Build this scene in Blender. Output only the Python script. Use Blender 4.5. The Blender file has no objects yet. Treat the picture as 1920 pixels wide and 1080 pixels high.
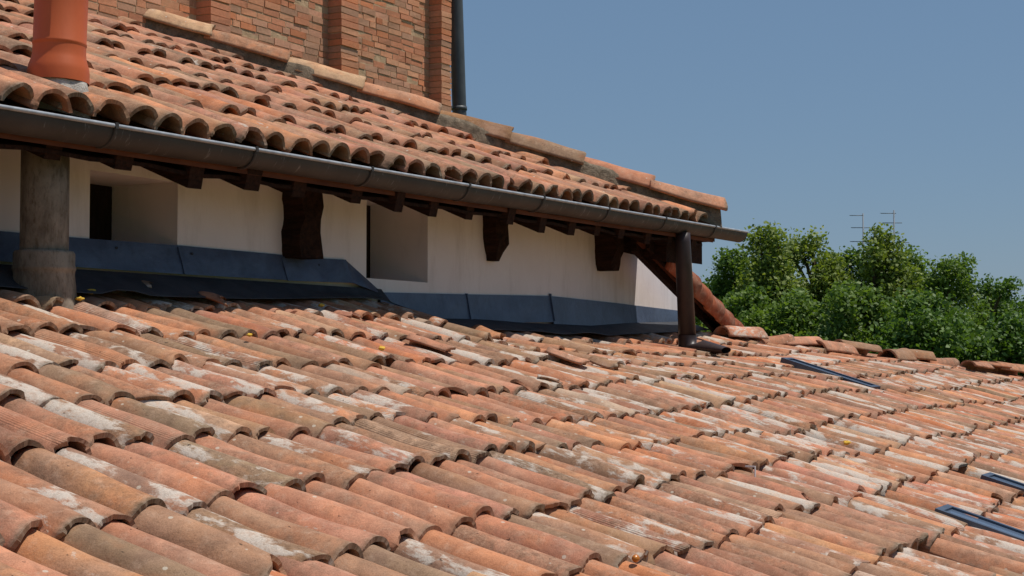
import bpy, math, random
import numpy as np
from mathutils import Matrix, Vector

# ---------------------------------------------------------------- frame of reference
# world x = downhill direction of both roofs, y = along the eaves, z = up, eye at the origin.
# "s" below is the horizontal distance uphill from the eye (x = -s), "e" the distance along the eaves.
F_PX = 3000.0
AZ = math.radians(28.52)
PITCH = math.atan(125 / F_PX)
FW = Vector((-math.sin(AZ) * math.cos(PITCH), math.cos(AZ) * math.cos(PITCH), math.sin(PITCH)))
RT = Vector((math.cos(AZ), math.sin(AZ), 0))
UP = RT.cross(FW)

scene = bpy.context.scene
COL = scene.collection
cam_d = bpy.data.cameras.new('camera')
cam = bpy.data.objects.new('camera', cam_d)
COL.objects.link(cam)
cam.matrix_world = Matrix(((RT.x, UP.x, -FW.x, 0), (RT.y, UP.y, -FW.y, 0), (RT.z, UP.z, -FW.z, 0), (0, 0, 0, 1)))
cam_d.sensor_width = 36
cam_d.lens = 36 * F_PX / 1920
cam_d.clip_start = 0.05
cam_d.clip_end = 5000
scene.camera = cam

SUN_EL = math.radians(69)
SUN_AZ = math.radians(31)            # from +x towards +y
sun_dir = Vector((math.cos(SUN_AZ) * math.cos(SUN_EL), math.sin(SUN_AZ) * math.cos(SUN_EL), math.sin(SUN_EL)))
world = bpy.data.worlds.new('World')
scene.world = world
world.use_nodes = True
wn = world.node_tree
sky = wn.nodes.new('ShaderNodeTexSky')
sky.sky_type = 'NISHITA'
sky.sun_disc = False
sky.sun_elevation = SUN_EL
sky.sun_rotation = math.pi / 2 - SUN_AZ
sky.altitude = 0
sky.air_density = 1.0
sky.dust_density = 0.5
sky.ozone_density = 3.0
bg = wn.nodes['Background']
bg.inputs['Strength'].default_value = 0.065
# summer haze evens the clear-sky gradient out
hz = wn.nodes.new('ShaderNodeMix')
hz.data_type = 'RGBA'
hz.inputs[0].default_value = 0.55
hz.inputs[7].default_value = (2.35, 4.05, 6.5, 1)
wn.links.new(sky.outputs[0], hz.inputs[6])
wn.links.new(hz.outputs[2], bg.inputs['Color'])
sun_d = bpy.data.lights.new('sun', 'SUN')
sun_d.energy = 4.1
sun_d.angle = math.radians(0.5)
sun_d.color = (1.0, 0.95, 0.88)
sun = bpy.data.objects.new('sun', sun_d)
sun.rotation_euler = sun_dir.to_track_quat('Z', 'Y').to_euler()
COL.objects.link(sun)
scene.view_settings.view_transform = 'Standard'
scene.view_settings.look = 'None'
scene.view_settings.gamma = 1
scene.view_settings.exposure = 0.04

rng = np.random.default_rng(11)
random.seed(5)


# ---------------------------------------------------------------- measuring helpers
def ray(px, py):
    return (RT * ((px - 960) / F_PX) + UP * (-(py - 540) / F_PX) + FW)


def at_s(px, py, s):                 # point of a sight line on the vertical plane x = -s
    d = ray(px, py)
    return d * (-s / d.x)


def at_e(px, py, e):
    d = ray(px, py)
    return d * (e / d.y)


def at_depth(px, py, dep):
    return ray(px, py) * dep


def project(p):
    p = np.asarray(p, float)
    f = p @ np.array(FW)
    f = np.where(np.abs(f) < 1e-6, 1e-6, f)
    return 960 + F_PX * (p @ np.array(RT)) / f, 540 - F_PX * (p @ np.array(UP)) / f, f


def sstep(x, a, b):
    t = np.clip((x - a) / (b - a), 0, 1)
    return t * t * (3 - 2 * t)


def h_low(s, e):                     # crest surface of the lower roof
    return (-1.351 + 0.31 * s - 0.15 * sstep(e, 8.2, 9.3) * sstep(s, 3.6, 5.5)
            + 0.012 * np.sin(e * 1.1 + s * 0.7) + 0.008 * np.sin(e * 2.3 - s * 1.7 + 1))


def h_up(s, e):                      # crest surface of the upper roof
    return 1.145 + 0.0076 * (e - 4.8) + 0.41 * (s - 5.03) + 0.012 * np.sin(e * 0.9 + 0.5) * sstep(s, 5.1, 6.5)


def on_low(px, py):
    d = ray(px, py)
    lo, hi = 1.5, 60.0
    last = None
    for i in range(400):
        t = 1.5 + i * 0.1
        p = d * t
        if p.z < h_low(-p.x, p.y):
            lo, hi = t - 0.1, t
            break
    for _ in range(25):
        m = (lo + hi) / 2
        p = d * m
        if p.z < h_low(-p.x, p.y):
            hi = m
        else:
            lo = m
    return d * hi


# ---------------------------------------------------------------- object helpers
def link(o, parent=None):
    COL.objects.link(o)
    if parent is not None:
        o.parent = parent
    return o


def tag(o, label=None, cat=None, group=None, kind=None):
    if label: o['label'] = label
    if cat: o['category'] = cat
    if group: o['group'] = group
    if kind: o['kind'] = kind
    return o


def thing(name, loc, label, cat, group=None):
    o = bpy.data.objects.new(name, None)
    o.empty_display_size = 0.1
    o.location = loc
    link(o)
    return tag(o, label, cat, group)


def child_fix(o):                    # geometry is written in world space: cancel the parent's offset
    if o.parent is not None:
        off = Vector((0, 0, 0))
        p = o.parent
        while p is not None:
            off += p.location
            p = p.parent
        o.location = -off
    return o


def mesh_arrays(name, verts, faces, smooth=None, mat=None, parent=None, attrs=None, world_space=True):
    """verts (N,3); faces: (M,4) int array, or list of tuples"""
    me = bpy.data.meshes.new(name)
    verts = np.asarray(verts, np.float32)
    if isinstance(faces, np.ndarray):
        M, k = faces.shape
        me.vertices.add(len(verts))
        me.vertices.foreach_set('co', verts.ravel())
        me.loops.add(M * k)
        me.loops.foreach_set('vertex_index', faces.astype(np.int32).ravel())
        me.polygons.add(M)
        me.polygons.foreach_set('loop_start', np.arange(0, M * k, k, dtype=np.int32))
        me.update(calc_edges=True)
    else:
        me.from_pydata([tuple(v) for v in verts], [], faces)
    if smooth is not None:
        sm = np.full(len(me.polygons), bool(smooth)) if np.isscalar(smooth) else np.asarray(smooth, bool)
        me.polygons.foreach_set('use_smooth', sm)
    for an, (typ, arr) in (attrs or {}).items():
        a = me.attributes.new(an, typ, 'POINT')
        arr = np.asarray(arr, np.float32)
        a.data.foreach_set('vector' if typ == 'FLOAT_VECTOR' else 'color', arr.ravel())
    me.validate()
    if mat: me.materials.append(mat)
    o = bpy.data.objects.new(name, me)
    link(o, parent)
    if world_space and parent is not None:
        # keep the object's own origin at its middle so that it reads as a piece in its place
        c = verts.mean(axis=0) if len(verts) else np.zeros(3)
        me.transform(Matrix.Translation(-Vector(c.tolist())))
        off = Vector((0, 0, 0))
        p = parent
        while p is not None:
            off += p.location
            p = p.parent
        o.location = Vector(c.tolist()) - off
    elif world_space:
        c = verts.mean(axis=0)
        me.transform(Matrix.Translation(-Vector(c.tolist())))
        o.location = Vector(c.tolist())
    return o


class MB:
    """collects shapes for ONE mesh object"""
    def __init__(self):
        self.v = []; self.f = []; self.sm = []

    def add(self, verts, faces, smooth=False):
        n = len(self.v)
        self.v += [tuple(p) for p in verts]
        self.f += [tuple(i + n for i in q) for q in faces]
        self.sm += [smooth] * len(faces)
        return self

    def box(self, lo, hi, jit=0.0):
        (x0, y0, z0), (x1, y1, z1) = lo, hi
        v = [(x0, y0, z0), (x1, y0, z0), (x1, y1, z0), (x0, y1, z0), (x0, y0, z1), (x1, y0, z1), (x1, y1, z1), (x0, y1, z1)]
        if jit: v = [tuple(c + random.uniform(-jit, jit) for c in p) for p in v]
        return self.add(v, [(0, 3, 2, 1), (4, 5, 6, 7), (0, 1, 5, 4), (1, 2, 6, 5), (2, 3, 7, 6), (3, 0, 4, 7)])

    def hexa(self, bot, top):
        return self.add(list(bot) + list(top), [(0, 3, 2, 1), (4, 5, 6, 7), (0, 1, 5, 4), (1, 2, 6, 5), (2, 3, 7, 6), (3, 0, 4, 7)])

    def tube(self, pts, radii, n=12, caps=True, smooth=True):
        pts = [Vector(p) for p in pts]
        if not hasattr(radii, '__len__'): radii = [radii] * len(pts)
        vs, fs = [], []
        ref = None
        for i, p in enumerate(pts):
            t = (pts[min(i + 1, len(pts) - 1)] - pts[max(i - 1, 0)]).normalized()
            if ref is None:
                ref = t.orthogonal().normalized()
            ref = (ref - t * ref.dot(t)).normalized()
            b = t.cross(ref)
            for k in range(n):
                a = 2 * math.pi * k / n
                vs.append(p + (ref * math.cos(a) + b * math.sin(a)) * radii[i])
        for i in range(len(pts) - 1):
            for k in range(n):
                fs.append((i * n + k, i * n + (k + 1) % n, (i + 1) * n + (k + 1) % n, (i + 1) * n + k))
        self.add(vs, fs, smooth)
        if caps:
            m = len(self.v) - len(vs)
            self.f.append(tuple(m + k for k in reversed(range(n)))); self.sm.append(False)
            self.f.append(tuple(m + (len(pts) - 1) * n + k for k in range(n))); self.sm.append(False)
        return self

    def lathe(self, c, prof, n=40, smooth=True):
        c = Vector(c)
        vs = [(c.x + r * math.cos(2 * math.pi * k / n), c.y + r * math.sin(2 * math.pi * k / n), c.z + z) for r, z in prof for k in range(n)]
        fs = [(i * n + k, i * n + (k + 1) % n, (i + 1) * n + (k + 1) % n, (i + 1) * n + k) for i in range(len(prof) - 1) for k in range(n)]
        return self.add(vs, fs, smooth)

    def grid(self, P, smooth=True):   # P[i][j]
        n, m = len(P), len(P[0])
        vs = [P[i][j] for i in range(n) for j in range(m)]
        fs = [(i * m + j, i * m + j + 1, (i + 1) * m + j + 1, (i + 1) * m + j) for i in range(n - 1) for j in range(m - 1)]
        return self.add(vs, fs, smooth)

    def build(self, name, mat, parent=None):
        o = mesh_arrays(name, np.array([tuple(p) for p in self.v]), self.f, None, mat, parent)
        o.data.polygons.foreach_set('use_smooth', self.sm[:len(o.data.polygons)])
        return o


def thick_sheet(P, n, th):
    """grid P of points turned into a closed sheet of thickness th along -n"""
    n = Vector(n).normalized() * th
    m = MB()
    rows, cols = len(P), len(P[0])
    top = [[Vector(p) for p in r] for r in P]
    bot = [[Vector(p) - n for p in r] for r in P]
    m.grid(top); m.grid([list(reversed(r)) for r in bot])
    m.grid([[bot[0][j], top[0][j]] for j in range(cols)], False)
    m.grid([[top[-1][j], bot[-1][j]] for j in range(cols)], False)
    m.grid([[top[i][0], bot[i][0]] for i in range(rows)], False)
    m.grid([[bot[i][-1], top[i][-1]] for i in range(rows)], False)
    return m


# ---------------------------------------------------------------- materials
def lin(c):
    return tuple(((x / 255 + 0.055) / 1.055) ** 2.4 if x / 255 > 0.04045 else x / 255 / 12.92 for x in c) + (1.0,)


class NT:
    def __init__(self, name, rough=0.85, spec=0.25):
        self.m = bpy.data.materials.new(name)
        self.m.use_nodes = True
        self.t = self.m.node_tree
        self.b = self.t.nodes['Principled BSDF']
        self.b.inputs['Roughness'].default_value = rough
        self.b.inputs['Specular IOR Level'].default_value = spec

    def n(self, typ, **kw):
        nd = self.t.nodes.new(typ)
        for k, v in kw.items(): setattr(nd, k, v)
        return nd

    def l(self, a, b):
        self.t.links.new(a, b)

    def coord(self):
        return self.n('ShaderNodeTexCoord').outputs['Object']

    def scale(self, vec, s):
        mp = self.n('ShaderNodeMapping')
        mp.inputs['Scale'].default_value = s
        self.l(vec, mp.inputs['Vector'])
        return mp.outputs[0]

    def noise(self, vec, scale, detail=5, rough=0.6, dist=0.0):
        nd = self.n('ShaderNodeTexNoise')
        nd.inputs['Scale'].default_value = scale
        nd.inputs['Detail'].default_value = detail
        nd.inputs['Roughness'].default_value = rough
        nd.inputs['Distortion'].default_value = dist
        self.l(vec, nd.inputs['Vector'])
        return nd.outputs['Fac']

    def ramp(self, fac, a, b, lo=0.0, hi=1.0):
        nd = self.n('ShaderNodeMapRange')
        nd.inputs['From Min'].default_value = a
        nd.inputs['From Max'].default_value = b
        nd.inputs['To Min'].default_value = lo
        nd.inputs['To Max'].default_value = hi
        self.l(fac, nd.inputs['Value'])
        return nd.outputs[0]

    def math(self, op, a, b=None, c=None):
        nd = self.n('ShaderNodeMath', operation=op)
        for i, x in enumerate((a, b, c)):
            if x is None: continue
            if isinstance(x, (int, float)): nd.inputs[i].default_value = x
            else: self.l(x, nd.inputs[i])
        return nd.outputs[0]

    def mix(self, fac, a, b, mode='MIX'):
        nd = self.n('ShaderNodeMix', data_type='RGBA', blend_type=mode)
        nd.clamp_factor = True
        if isinstance(fac, (int, float)): nd.inputs[0].default_value = fac
        else: self.l(fac, nd.inputs[0])
        for i, x in ((6, a), (7, b)):
            if isinstance(x, tuple): nd.inputs[i].default_value = x
            else: self.l(x, nd.inputs[i])
        return nd.outputs[2]

    def color(self, c):
        if isinstance(c, tuple): self.b.inputs['Base Color'].default_value = c
        else: self.l(c, self.b.inputs['Base Color'])

    def bump(self, hgt, strength=0.5, dist=0.01):
        nd = self.n('ShaderNodeBump')
        nd.inputs['Strength'].default_value = strength
        nd.inputs['Distance'].default_value = dist
        self.l(hgt, nd.inputs['Height'])
        self.l(nd.outputs[0], self.b.inputs['Normal'])


def clay_tile_material():
    T = NT('weathered_clay', 0.92, 0.18)
    at = T.n('ShaderNodeAttribute', attribute_name='tco').outputs['Vector']      # metres along, metres across, tile number
    tint = T.n('ShaderNodeAttribute', attribute_name='tint').outputs['Color']
    fxn = T.n('ShaderNodeAttribute', attribute_name='fx')
    sp = T.n('ShaderNodeSeparateColor'); T.l(fxn.outputs['Color'], sp.inputs[0])
    white_amt, dirt_amt, groove = sp.outputs[0], sp.outputs[1], sp.outputs[2]
    end_amt = fxn.outputs['Alpha']
    v = T.scale(at, (1, 1, 7.31))
    stretched = T.scale(at, (0.35, 1, 3.7))
    # broad firing-colour clouds
    n0 = T.noise(T.scale(at, (0.7, 1, 11.3)), 4.5, 3, 0.55)
    c0 = T.mix(T.ramp(n0, 0.50, 0.72, 0, 0.75), tint, lin((168, 136, 116)))
    c0 = T.mix(T.ramp(n0, 0.48, 0.30, 0, 0.55), c0, lin((204, 132, 92)))
    n1 = T.noise(v, 7, 5, 0.65, 0.4)
    c = T.mix(T.ramp(n1, 0.32, 0.68), T.mix(1.0, c0, (0.70, 0.66, 0.64, 1), 'MULTIPLY'), T.mix(1.0, c0, (1.18, 1.14, 1.08, 1), 'MULTIPLY'))
    # streaks along the tile
    n2 = T.noise(stretched, 28, 5, 0.65)
    c = T.mix(T.ramp(n2, 0.52, 0.75, 0, 0.5), c, T.mix(1.0, c, (0.62, 0.58, 0.56, 1), 'MULTIPLY'))
    # grey brown patina
    n3 = T.noise(v, 13, 8, 0.68, 0.6)
    thr = T.math('SUBTRACT', 0.78, T.math('MULTIPLY', dirt_amt, 0.44))
    dm = T.ramp(T.math('SUBTRACT', n3, thr), -0.12, 0.16, 0, 0.75)
    n3b = T.noise(v, 60, 5, 0.7)
    c = T.mix(dm, c, T.mix(T.ramp(n3b, 0.35, 0.65), lin((100, 78, 62)), lin((152, 124, 102))))
    # lime and whitewash remains: sharp torn edges
    n4 = T.noise(T.scale(at, (0.6, 1.1, 5.13)), 10, 9, 0.66, 0.25)
    thr = T.math('SUBTRACT', 0.80, T.math('MULTIPLY', white_amt, 0.45))
    wm = T.ramp(T.math('SUBTRACT', n4, thr), -0.025, 0.045, 0, 1)
    n4b = T.noise(v, 34, 6, 0.7)
    wm2 = T.math('MULTIPLY', wm, T.ramp(n4b, 0.28, 0.52, 0.25, 0.92))
    c = T.mix(wm2, c, T.mix(T.ramp(n4b, 0.4, 0.75), lin((212, 200, 186)), lin((178, 166, 154))))
    # pale bloom
    n5 = T.noise(v, 21, 6, 0.7)
    c = T.mix(T.ramp(n5, 0.52, 0.78, 0, 0.45), c, lin((206, 176, 152)))
    # grain, soot specks and black lichen
    n6 = T.noise(v, 240, 3, 0.7)
    c = T.mix(T.ramp(n6, 0.3, 0.7, 0.0, 1.0), T.mix(1.0, c, (0.74, 0.73, 0.72, 1), 'MULTIPLY'), T.mix(1.0, c, (1.14, 1.14, 1.14, 1), 'MULTIPLY'))
    n6b = T.noise(v, 75, 4, 0.75)
    c = T.mix(T.ramp(n6b, 0.54, 0.70, 0.0, 0.55), c, T.mix(1.0, c, (0.62, 0.57, 0.52, 1), 'MULTIPLY'))
    n7 = T.noise(T.scale(at, (0.7, 1, 9.7)), 30, 4, 0.75)
    c = T.mix(T.ramp(n7, 0.665, 0.71, 0, 0.85), c, lin((52, 44, 38)))
    vor = T.n('ShaderNodeTexVoronoi'); vor.inputs['Scale'].default_value = 26; T.l(v, vor.inputs['Vector'])
    rnd = T.n('ShaderNodeSeparateColor'); T.l(vor.outputs['Color'], rnd.inputs[0])
    spot = T.math('MULTIPLY', T.ramp(vor.outputs['Distance'], 0.16, 0.22, 1, 0), T.math('GREATER_THAN', rnd.outputs[0], 0.93))
    c = T.mix(T.math('MULTIPLY', spot, 0.6), c, lin((200, 192, 175)))
    # crusty lower lip
    sx = T.n('ShaderNodeSeparateXYZ'); T.l(at, sx.inputs[0])
    n8 = T.noise(v, 40, 4, 0.7)
    lip = T.ramp(T.math('ADD', sx.outputs[0], T.math('MULTIPLY', n8, 0.05)), 0.022, 0.05, 1, 0)
    c = T.mix(T.math('MULTIPLY', lip, end_amt), c, T.mix(T.ramp(n8, 0.4, 0.6), lin((104, 88, 70)), lin((158, 142, 124))))
    # relief: grain, pits and (on some tiles) pressed grooves
    gx = T.math('SINE', T.math('MULTIPLY', sx.outputs[1], 640))
    gmask = T.math('MULTIPLY', groove, T.ramp(T.math('ABSOLUTE', T.math('SUBTRACT', sx.outputs[1], 0.034)), 0.034, 0.038, 1, 0))
    g = T.math('MULTIPLY', gx, gmask)
    c = T.mix(T.math('MULTIPLY', gmask, T.ramp(gx, 0.1, -0.9, 0, 0.28)), c, T.mix(1.0, c, (0.52, 0.46, 0.42, 1), 'MULTIPLY'))   # dirt in the pressed grooves
    T.color(c)
    hgt = T.math('ADD', T.math('MULTIPLY', T.noise(v, 110, 5, 0.7), 0.35), T.math('MULTIPLY', T.noise(v, 26, 4, 0.6), 0.8))
    hgt = T.math('ADD', hgt, T.math('MULTIPLY', wm2, 0.12))
    hgt = T.math('ADD', hgt, T.math('MULTIPLY', g, 0.26))
    T.bump(hgt, 0.55, 0.006)
    return T.m


def simple(name, c1, c2, scale=8, rough=0.85, spec=0.25, bump=0.3, bdist=0.01, stretch=(1, 1, 1), metallic=0.0, lo=0.35, hi=0.65, fine=None):
    T = NT(name, rough, spec)
    T.b.inputs['Metallic'].default_value = metallic
    v = T.scale(T.coord(), stretch)
    n = T.noise(v, scale, 7, 0.65, 0.3)
    c = T.mix(T.ramp(n, lo, hi), lin(c1), lin(c2))
    if fine:
        nf = T.noise(v, scale * fine[0], 4, 0.7)
        c = T.mix(T.ramp(nf, 0.5, 0.75, 0, fine[2]), c, lin(fine[1]))
    T.color(c)
    if bump:
        T.bump(T.math('ADD', n, T.math('MULTIPLY', T.noise(v, scale * 9, 4, 0.7), 0.4)), bump, bdist)
    return T.m


def tinted(name, rough=0.9, scale=30, bump=0.5, bdist=0.006):
    T = NT(name, rough, 0.15)
    tint = T.n('ShaderNodeAttribute', attribute_name='tint').outputs['Color']
    v = T.coord()
    n = T.noise(v, scale, 6, 0.7)
    c = T.mix(T.ramp(n, 0.3, 0.7), T.mix(1.0, tint, (0.84, 0.83, 0.83, 1), 'MULTIPLY'), T.mix(1.0, tint, (1.14, 1.13, 1.11, 1), 'MULTIPLY'))
    n2 = T.noise(v, 2.2, 5, 0.6)
    c = T.mix(T.ramp(n2, 0.52, 0.75, 0, 0.35), c, lin((150, 118, 92)))
    n3 = T.noise(v, 11, 6, 0.7)
    c = T.mix(T.ramp(n3, 0.58, 0.72, 0, 0.5), c, lin((190, 164, 132)))
    T.color(c)
    T.bump(T.math('ADD', n, T.math('MULTIPLY', T.noise(v, scale * 5, 4, 0.7), 0.5)), bump, bdist)
    return T.m


def plaster_material():
    T = NT('white_plaster', 0.95, 0.1)
    v = T.coord()
    n = T.noise(v, 1.6, 6, 0.6)
    c = T.mix(T.ramp(n, 0.35, 0.7), lin((226, 214, 210)), lin((236, 226, 222)))
    st = T.noise(T.scale(v, (2.2, 2.2, 0.5)), 1.6, 7, 0.72)
    c = T.mix(T.ramp(st, 0.5, 0.75, 0, 0.45), c, lin((176, 160, 150)))
    T.color(c)
    T.bump(T.math('ADD', T.noise(v, 9, 5, 0.6), T.math('MULTIPLY', T.noise(v, 120, 4, 0.7), 0.2)), 0.25, 0.012)
    return T.m


def gutter_material():
    T = NT('brown_painted_metal', 0.55, 0.25)
    v = T.coord()
    n = T.noise(v, 3, 6, 0.6)
    c = T.mix(T.ramp(n, 0.35, 0.7), lin((56, 53, 51)), lin((70, 66, 63)))
    # limescale runs below the lip
    st = T.noise(T.scale(v, (1, 6, 1.6)), 6.5, 5, 0.7, 0.2)
    c = T.mix(T.ramp(st, 0.60, 0.68, 0, 0.45), c, lin((150, 150, 150)))
    T.color(c)
    T.bump(T.noise(T.scale(v, (1, 0.4, 1)), 2.5, 3, 0.5), 0.25, 0.02)
    return T.m


def leaf_material(name, a, b, trans=0.35):
    T = NT(name, 0.55, 0.3)
    tint = T.n('ShaderNodeAttribute', attribute_name='tint').outputs['Color']
    sp = T.n('ShaderNodeSeparateColor'); T.l(tint, sp.inputs[0])
    c = T.mix(sp.outputs[0], a, b)
    T.color(c)
    tr = T.n('ShaderNodeBsdfTranslucent')
    T.l(T.mix(1.0, c, (1.5, 1.55, 0.6, 1), 'MULTIPLY'), tr.inputs['Color'])
    mx = T.n('ShaderNodeMixShader'); mx.inputs[0].default_value = trans
    out = T.t.nodes['Material Output']
    T.l(T.b.outputs[0], mx.inputs[1]); T.l(tr.outputs[0], mx.inputs[2]); T.l(mx.outputs[0], out.inputs['Surface'])
    return T.m


M = {}
M['tile'] = clay_tile_material()
M['deck'] = simple('old_boards', (52, 36, 28), (76, 52, 38), 6, stretch=(1, 6, 6))
M['timber'] = simple('dark_timber', (36, 25, 20), (64, 43, 33), 5, 0.92, 0.1, 0.8, 0.02, (1.2, 7, 7), fine=(6, (22, 16, 14), 0.8))
M['redboard'] = simple('red_brown_board', (84, 48, 34), (112, 66, 44), 4, 0.85, 0.2, 0.3, 0.01, (4, 0.8, 4))
M['plaster'] = plaster_material()
M['gutter'] = gutter_material()
M['lip'] = simple('worn_zinc', (138, 142, 148), (172, 176, 182), 12, 0.5, 0.4, 0.1, 0.004, metallic=0.15)
M['pipe'] = simple('brown_enamel', (50, 39, 38), (62, 50, 48), 5, 0.42, 0.35, 0.12, 0.01)
M['greypipe'] = simple('dark_grey_enamel', (66, 70, 74), (84, 88, 90), 4, 0.5, 0.4, 0.1, 0.01)
M['flash'] = simple('slate_blue_sheet', (62, 71, 90), (82, 93, 114), 3.5, 0.42, 0.5, 0.35, 0.02, fine=(5, (50, 54, 64), 0.5))
M['lead'] = simple('lead_sheet', (46, 47, 52), (66, 67, 72), 5, 0.7, 0.25, 0.5, 0.02)
M['mortar'] = simple('lime_mortar', (104, 92, 78), (150, 134, 114), 14, 0.95, 0.1, 1.0, 0.03, fine=(4, (60, 54, 48), 0.7))
M['palemortar'] = simple('pale_mortar', (172, 164, 154), (208, 200, 190), 14, 0.95, 0.1, 0.9, 0.02, fine=(4, (96, 92, 86), 0.7))
M['brick'] = tinted('old_brick')
M['brickmortar'] = simple('brick_mortar', (176, 146, 114), (204, 174, 140), 10, 0.95, 0.1, 0.8, 0.02)
M['terracotta'] = simple('smooth_terracotta', (178, 84, 42), (194, 96, 50), 3, 0.5, 0.35, 0.08, 0.01, (1, 1, 0.4), fine=(8, (176, 78, 36), 0.3))
M['concrete'] = simple('stained_cement', (108, 96, 84), (156, 142, 126), 5, 0.95, 0.1, 0.6, 0.015, (2.2, 2.2, 0.9), fine=(5, (84, 70, 52), 0.8))
M['glass'] = NT('dark_glass', 0.18, 0.6).m
M['glass'].node_tree.nodes['Principled BSDF'].inputs['Base Color'].default_value = lin((92, 106, 126))
M['frame'] = simple('dark_blue_metal', (58, 66, 80), (74, 84, 100), 6, 0.4, 0.5, 0.05, 0.005)
M['dark'] = simple('shutter_wood', (40, 31, 26), (58, 44, 36), 5, 0.9, 0.1, 0.4, 0.01, (1, 8, 1))
M['foam'] = simple('yellow_foam', (226, 176, 60), (245, 206, 96), 60, 0.9, 0.15, 0.8, 0.01, fine=(3, (190, 130, 40), 0.6))
M['amber'] = simple('amber_shell', (176, 96, 20), (206, 130, 40), 60, 0.25, 0.6, 0.2, 0.003)
M['whitemetal'] = simple('white_enamel', (205, 205, 205), (225, 225, 225), 20, 0.5, 0.3, 0.05, 0.002)
M['bark'] = simple('bark', (78, 66, 52), (110, 96, 78), 3, 0.95, 0.1, 0.8, 0.05, (4, 4, 1))
M['antenna'] = simple('dull_aluminium', (92, 98, 106), (112, 118, 126), 8, 0.5, 0.4, 0, 0.01)
M['leafA'] = leaf_material('leaf_light', (0.070, 0.122, 0.020, 1), (0.255, 0.305, 0.065, 1))
M['leafB'] = leaf_material('leaf_mid', (0.055, 0.110, 0.018, 1), (0.180, 0.262, 0.050, 1))
M['leafC'] = leaf_material('leaf_deep', (0.042, 0.094, 0.018, 1), (0.135, 0.222, 0.040, 1), 0.3)
M['grass'] = simple('grass', (70, 88, 40), (104, 116, 58), 0.6, 0.95, 0.1, 0.5, 0.1, fine=(20, (120, 110, 70), 0.5))

# ---------------------------------------------------------------- ground
g = MB().add([(-900, -900, 0), (900, -900, 0), (900, 900, 0), (-900, 900, 0)], [(0, 1, 2, 3)]).build('ground', M['grass'])
g.location = (0, 0, -9.5)
tag(g, 'flat green ground far below the roofs', 'ground', kind='structure')


# ---------------------------------------------------------------- clay tiles
PALETTE = [((202, 140, 106), 20), ((196, 138, 112), 22), ((182, 128, 106), 16), ((164, 126, 100), 18), ((146, 122, 100), 9),
           ((200, 164, 134), 5), ((194, 120, 86), 5), ((206, 144, 106), 8), ((194, 172, 154), 3), ((150, 106, 86), 5)]
_pw = np.array([w for _, w in PALETTE], float); _pw /= _pw.sum()
_pc = np.array([lin(c)[:3] for c, _ in PALETTE])
PALETTE_UP = np.array([12, 26, 26, 16, 6, 2, 4, 2, 0, 8], float); PALETTE_UP /= PALETTE_UP.sum()

_topo = {}


def tile_topology(nu, nv):
    key = (nu, nv)
    if key in _topo: return _topo[key]
    W = nv + 1
    n = (nu + 1) * W
    q, sm = [], []
    for i in range(nu):
        for j in range(nv):
            a = i * W + j
            q.append((a, a + W, a + W + 1, a + 1)); sm.append(True)
            q.append((n + a, n + a + 1, n + a + W + 1, n + a + W)); sm.append(True)
    for j in range(nv):
        q.append((j, j + 1, n + j + 1, n + j)); sm.append(False)
        a = nu * W + j
        q.append((a, n + a, n + a + 1, a + 1)); sm.append(False)
    for i in range(nu):
        a = i * W
        q.append((a, n + a, n + a + W, a + W)); sm.append(False)
        a = i * W + nv
        q.append((a, a + W, n + a + W, n + a)); sm.append(False)
    _topo[key] = (np.array(q), np.array(sm))
    return _topo[key]


class Tile:
    __slots__ = ('p', 'U', 'V', 'N', 'L', 'R1', 'R2', 'th', 'inv', 'chip', 'seed', 'tint', 'fx', 'half', 'score', 'hs', 'crop')


def make_tile(p, U, N, L, R1, R2, th=0.0135, inv=False, chip=0.006, half=1.5, hs=0.95, pal=None, white=None):
    t = Tile()
    t.p = np.array(p, float); t.U = np.array(U, float); t.N = np.array(N, float)
    t.V = np.cross(t.N, t.U); t.L = L; t.R1 = R1; t.R2 = R2; t.th = th; t.inv = inv; t.chip = chip
    t.seed = float(rng.random() * 97); t.half = half; t.hs = hs; t.score = 0; t.crop = 0
    c = _pc[rng.choice(len(_pc), p=_pw if pal is None else pal)].copy()
    c = c * 0.84 + np.array(lin((194, 150, 118))[:3]) * 0.16
    if inv: c = c * 0.55 * np.array([0.92, 1.0, 1.04])      # channel tiles tinted dark: shade in the tile mouths painted in, beside washed-in dirt
    c *= 1 + rng.normal(0, 0.06); c *= 1 + rng.normal(0, 0.025, 3)
    t.tint = np.append(np.clip(c, 0.02, 0.75), 1.0)
    w = rng.random()
    wa = 0.72 + 0.13 * rng.random() if w > 0.965 else (0.5 + 0.2 * rng.random() if w > 0.72 else 0.36 * rng.random())
    if white is not None: wa *= white
    da = np.clip(rng.normal(0.42, 0.22), 0, 1.0)
    t.fx = np.array([wa, da, 0.5 + 0.5 * rng.random() if rng.random() > 0.88 else 0.0, rng.random() * 0.9])
    return t


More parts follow.
